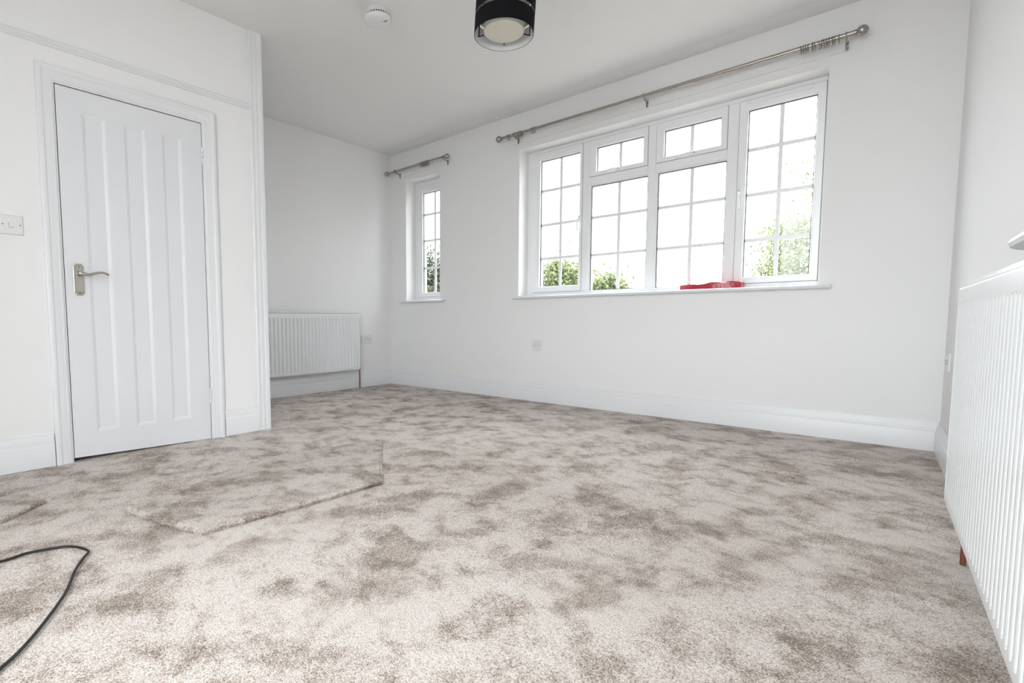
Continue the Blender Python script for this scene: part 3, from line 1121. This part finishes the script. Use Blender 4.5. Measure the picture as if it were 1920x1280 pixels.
def offcut(label, corners, frayed, z0=0.0, th=0.023):
    root = thing('carpet_offcut', label, 'carpet offcut', (corners[0][0], corners[0][1], 0))
    org = Vector((corners[0][0], corners[0][1], 0))
    pts = []
    n = len(corners)
    edge_pts = []
    edge_of = []
    for i in range(n):
        a, b = Vector((*corners[i], 0)), Vector((*corners[(i + 1) % n], 0))
        k = max(2, int((b - a).length / 0.012))
        nrm = Vector(((b - a).y, -(b - a).x, 0)).normalized()
        bow = 0.012 if i in frayed else 0.0
        for s in range(k):
            t = s / k
            p = a.lerp(b, t) + nrm * (bow * math.sin(math.pi * t) + (random.uniform(-0.003, 0.003) if 0 < s else 0) + 0.004 * noise.noise(a.lerp(b, t) * 14))
            pts.append(p)
            edge_of.append(i)
            if i in frayed:
                edge_pts.append((p, nrm))
    bm = bmesh.new()
    cen = sum(pts, Vector()) / len(pts)
    vb = [bm.verts.new((p.x + (cen.x - p.x) * 0.016 - org.x, p.y + (cen.y - p.y) * 0.016 - org.y, 0.001)) for p in pts]
    vt = [bm.verts.new((p.x - org.x, p.y - org.y, (th if e_ in frayed else th * 0.22) * 0.62)) for p, e_ in zip(pts, edge_of)]
    vi = [bm.verts.new((p.x + (cen.x - p.x) * 0.03 - org.x, p.y + (cen.y - p.y) * 0.03 - org.y, th if e_ in frayed else th * 0.28)) for p, e_ in zip(pts, edge_of)]
    m_ = len(pts)
    for i in range(m_):
        j = (i + 1) % m_
        bm.faces.new((vb[i], vb[j], vt[j], vt[i]))
        bm.faces.new((vt[i], vt[j], vi[j], vi[i]))
    bm.faces.new(vi)
    bm.faces.new(list(reversed(vb)))
    bmesh.ops.triangulate(bm, faces=[f for f in bm.faces if len(f.verts) > 4])
    body = obj('pile', bm, 'carpet2', root)
    bm = bmesh.new()
    for p, nrm in edge_pts:
        for _ in range(6):
            q = p - org + Vector((random.uniform(-0.007, 0.007), random.uniform(-0.007, 0.007), 0)) - nrm * random.uniform(-0.001, 0.006)
            zz = random.uniform(0.006, th * 0.95)
            tip = q + nrm * random.uniform(0.001, 0.007) + Vector((random.uniform(-0.004, 0.004), random.uniform(-0.004, 0.004), random.uniform(-0.001, 0.006)))
            tip.z += zz
            d_ = Vector((nrm.y, -nrm.x, 0)) * 0.0016
            a, b, c, e = (bm.verts.new((q.x + d_.x, q.y + d_.y, zz - 0.002)), bm.verts.new((q.x - d_.x, q.y - d_.y, zz - 0.002)),
                          bm.verts.new((q.x, q.y, zz + 0.002)), bm.verts.new(tip))
            bm.faces.new((a, b, e))
            bm.faces.new((b, c, e))
            bm.faces.new((c, a, e))
    fr = obj('frayed_edge', bm, 'carpet2', root)
    fr['kind'] = 'stuff'
    return root


offcut('large loose carpet offcut with frayed edge lying before the door',
       [(2.259, -3.511), (2.711, -3.395), (2.752, -2.567), (2.085, -1.990), (1.93, -2.75)], (0, 1))
offcut('small loose carpet offcut at the left edge of the view',
       [(1.893, -3.699), (1.70, -3.74), (1.62, -4.15), (2.16, -4.03)], (3,))

# black cable
P = [(2.30, -4.42, 0.006), (2.40, -4.10, 0.006), (2.446, -3.915, 0.006), (2.436, -3.835, 0.006), (2.475, -3.738, 0.006), (2.560, -3.700, 0.006), (2.612, -3.724, 0.006), (2.690, -3.762, 0.006),
     (2.835, -3.818, 0.006), (3.007, -3.915, 0.006), (3.10, -3.99, 0.006), (3.22, -4.12, 0.006), (3.30, -4.35, 0.006)]
bm = bmesh.new()
org = Vector((2.6, -3.72, 0))
tube(bm, [p - org for p in catmull(P, 8)], 0.0042, 10)
o = obj('power_cable', bm, 'cable', None, True, 0, org)
tag(o, 'thin black cable looped across the carpet in the foreground', 'cable')


# ------------------------------------------------------------------ outside: lawn and trees
GZ = -2.8
o = obj('ground', B((-40, 40, 0.6, 70, GZ - 0.2, GZ), (5.3, 40, -40, 0.6, GZ - 0.2, GZ), (-40, 5.3, -40, YF - 0.4, GZ - 0.2, GZ)), 'lawn')
tag(o, 'green lawn outside below the windows', 'ground', kind='structure')


def tree(label, x, y, crown, n_leaf, size, mat, seed, branches=14):
    """crown: list of (dx, dy, z, rx, ry, rz, weight) blobs around the trunk"""
    rnd = random.Random(seed)
    root = thing('garden_tree', label, 'tree', (x, y, GZ), 0, 'garden trees outside the windows')
    bm = bmesh.new()
    topz = max(c[2] for c in crown) - GZ
    tube(bm, [(0, 0, 0), (0.05, 0.02, topz * 0.35), (-0.04, 0.05, topz * 0.65), (0.02, 0, topz * 0.98)], [0.16, 0.12, 0.08, 0.03], 10)
    cs_ = []
    for k in range(branches):
        c = crown[k % len(crown)]
        zb_ = min(topz * 0.9, max(0.6, (c[2] - GZ) - 0.8 + rnd.uniform(-0.5, 0.3)))
        e = Vector((c[0] + rnd.uniform(-0.8, 0.8) * c[3], c[1] + rnd.uniform(-0.8, 0.8) * c[4], c[2] - GZ + rnd.uniform(-0.5, 0.9) * c[5]))
        mid_ = Vector((e.x * 0.5, e.y * 0.5, zb_ * 0.45 + e.z * 0.55))
        tube(bm, [(0, 0, zb_ - 0.2), mid_, e], [0.045, 0.028, 0.008], 6)
        cs_.append(e)
    obj('trunk', bm, 'bark', root, True)
    bm = bmesh.new()
    tot = sum(c[6] for c in crown)
    clump = []
    for c in crown:
        for _ in range(max(1, int(60 * c[6] / tot))):
            while True:
                p = Vector((rnd.uniform(-1, 1), rnd.uniform(-1, 1), rnd.uniform(-1, 1)))
                if 0.25 < p.length < 1:
                    break
            clump.append((Vector((c[0] + p.x * c[3], c[1] + p.y * c[4], c[2] - GZ + p.z * c[5])), c))
    for _ in range(n_leaf):
        ctr, c = rnd.choice(clump)
        s_ = 0.30 * (c[3] + c[5]) * 0.5
        p = ctr + Vector((rnd.gauss(0, s_), rnd.gauss(0, s_), rnd.gauss(0, s_ * 0.8)))
        q = Matrix.Rotation(rnd.uniform(0, 6.28), 3, 'Z') @ Matrix.Rotation(rnd.gauss(0.5, 0.6), 3, 'X')
        l = size * rnd.uniform(0.6, 1.25)
        wv = l * 0.34
        vs = [bm.verts.new(p + q @ Vector(t)) for t in ((0, -l * 0.5, 0), (wv, 0.0, l * 0.10), (0, l * 0.5, -l * 0.05), (-wv, 0.0, l * 0.10))]
        bm.faces.new((vs[0], vs[1], vs[2]))
        bm.faces.new((vs[0], vs[2], vs[3]))
    f = obj('foliage', bm, mat, root)
    f['kind'] = 'stuff'
    return root


tree('bushy lime-green tree seen low through the left part of the wide window', -3.75, 10.0,
     [(-0.2, 0, 1.35, 1.5, 1.3, 1.25, 5), (-1.3, 0, 0.9, 1.2, 1.2, 1.2, 3), (1.25, 0.1, 0.95, 0.85, 0.9, 0.95, 3), (0.75, 0, 2.3, 0.5, 0.5, 0.55, 1), (1.9, 0, 1.35, 0.75, 0.8, 0.8, 2.6)], 44000, 0.098, 'leaf_a', 5)
tree('loose pale-leaved tree seen through the right part of the wide window', 3.5, 8.6,
     [(0.2, 0, 1.9, 1.2, 1.1, 1.2, 5), (-1.0, 0, 1.9, 0.7, 0.9, 0.9, 1.2), (0.2, 0, 3.6, 1.1, 1.0, 0.9, 2.2), (-0.6, 0, 0.8, 1.2, 1.1, 0.9, 3), (-0.5, 0, 1.6, 1.0, 1.0, 1.0, 3)], 32000, 0.078, 'leaf_b', 8)
tree('dense dark tree seen through the narrow window', -12.5, 14.0,
     [(0, 0, 2.4, 1.8, 1.4, 1.8, 4), (1.5, 0, 1.6, 1.5, 1.3, 1.6, 3), (-1.4, 0, 1.8, 1.5, 1.3, 1.6, 3), (0, 0, 0.2, 2.4, 1.6, 1.4, 3)], 17000, 0.21, 'leaf_c', 21)
tree('olive-green shrubby tree low behind the narrow window', -7.7, 7.6,
     [(0.2, 0, 1.0, 1.1, 0.9, 0.9, 3), (-0.8, 0, 0.4, 1.0, 0.9, 0.9, 2), (0.7, 0, 0.3, 0.9, 0.9, 0.8, 2)], 9000, 0.13, 'leaf_d', 33)
tree('full broad tree added out of view to shade the door wall', 9.6, 10.4,  # unseen tree, added to cut the light reaching the door wall
     [(0, 0, 1.8, 2.4, 1.6, 2.0, 4), (-1.2, 0, 3.2, 1.8, 1.4, 1.8, 3), (1.4, 0, 3.0, 2.0, 1.4, 2.0, 3), (0, 0, 4.8, 1.8, 1.4, 1.2, 2), (-1.4, 0, 0.6, 1.6, 1.3, 1.4, 2)], 12000, 0.30, 'leaf_c', 44)
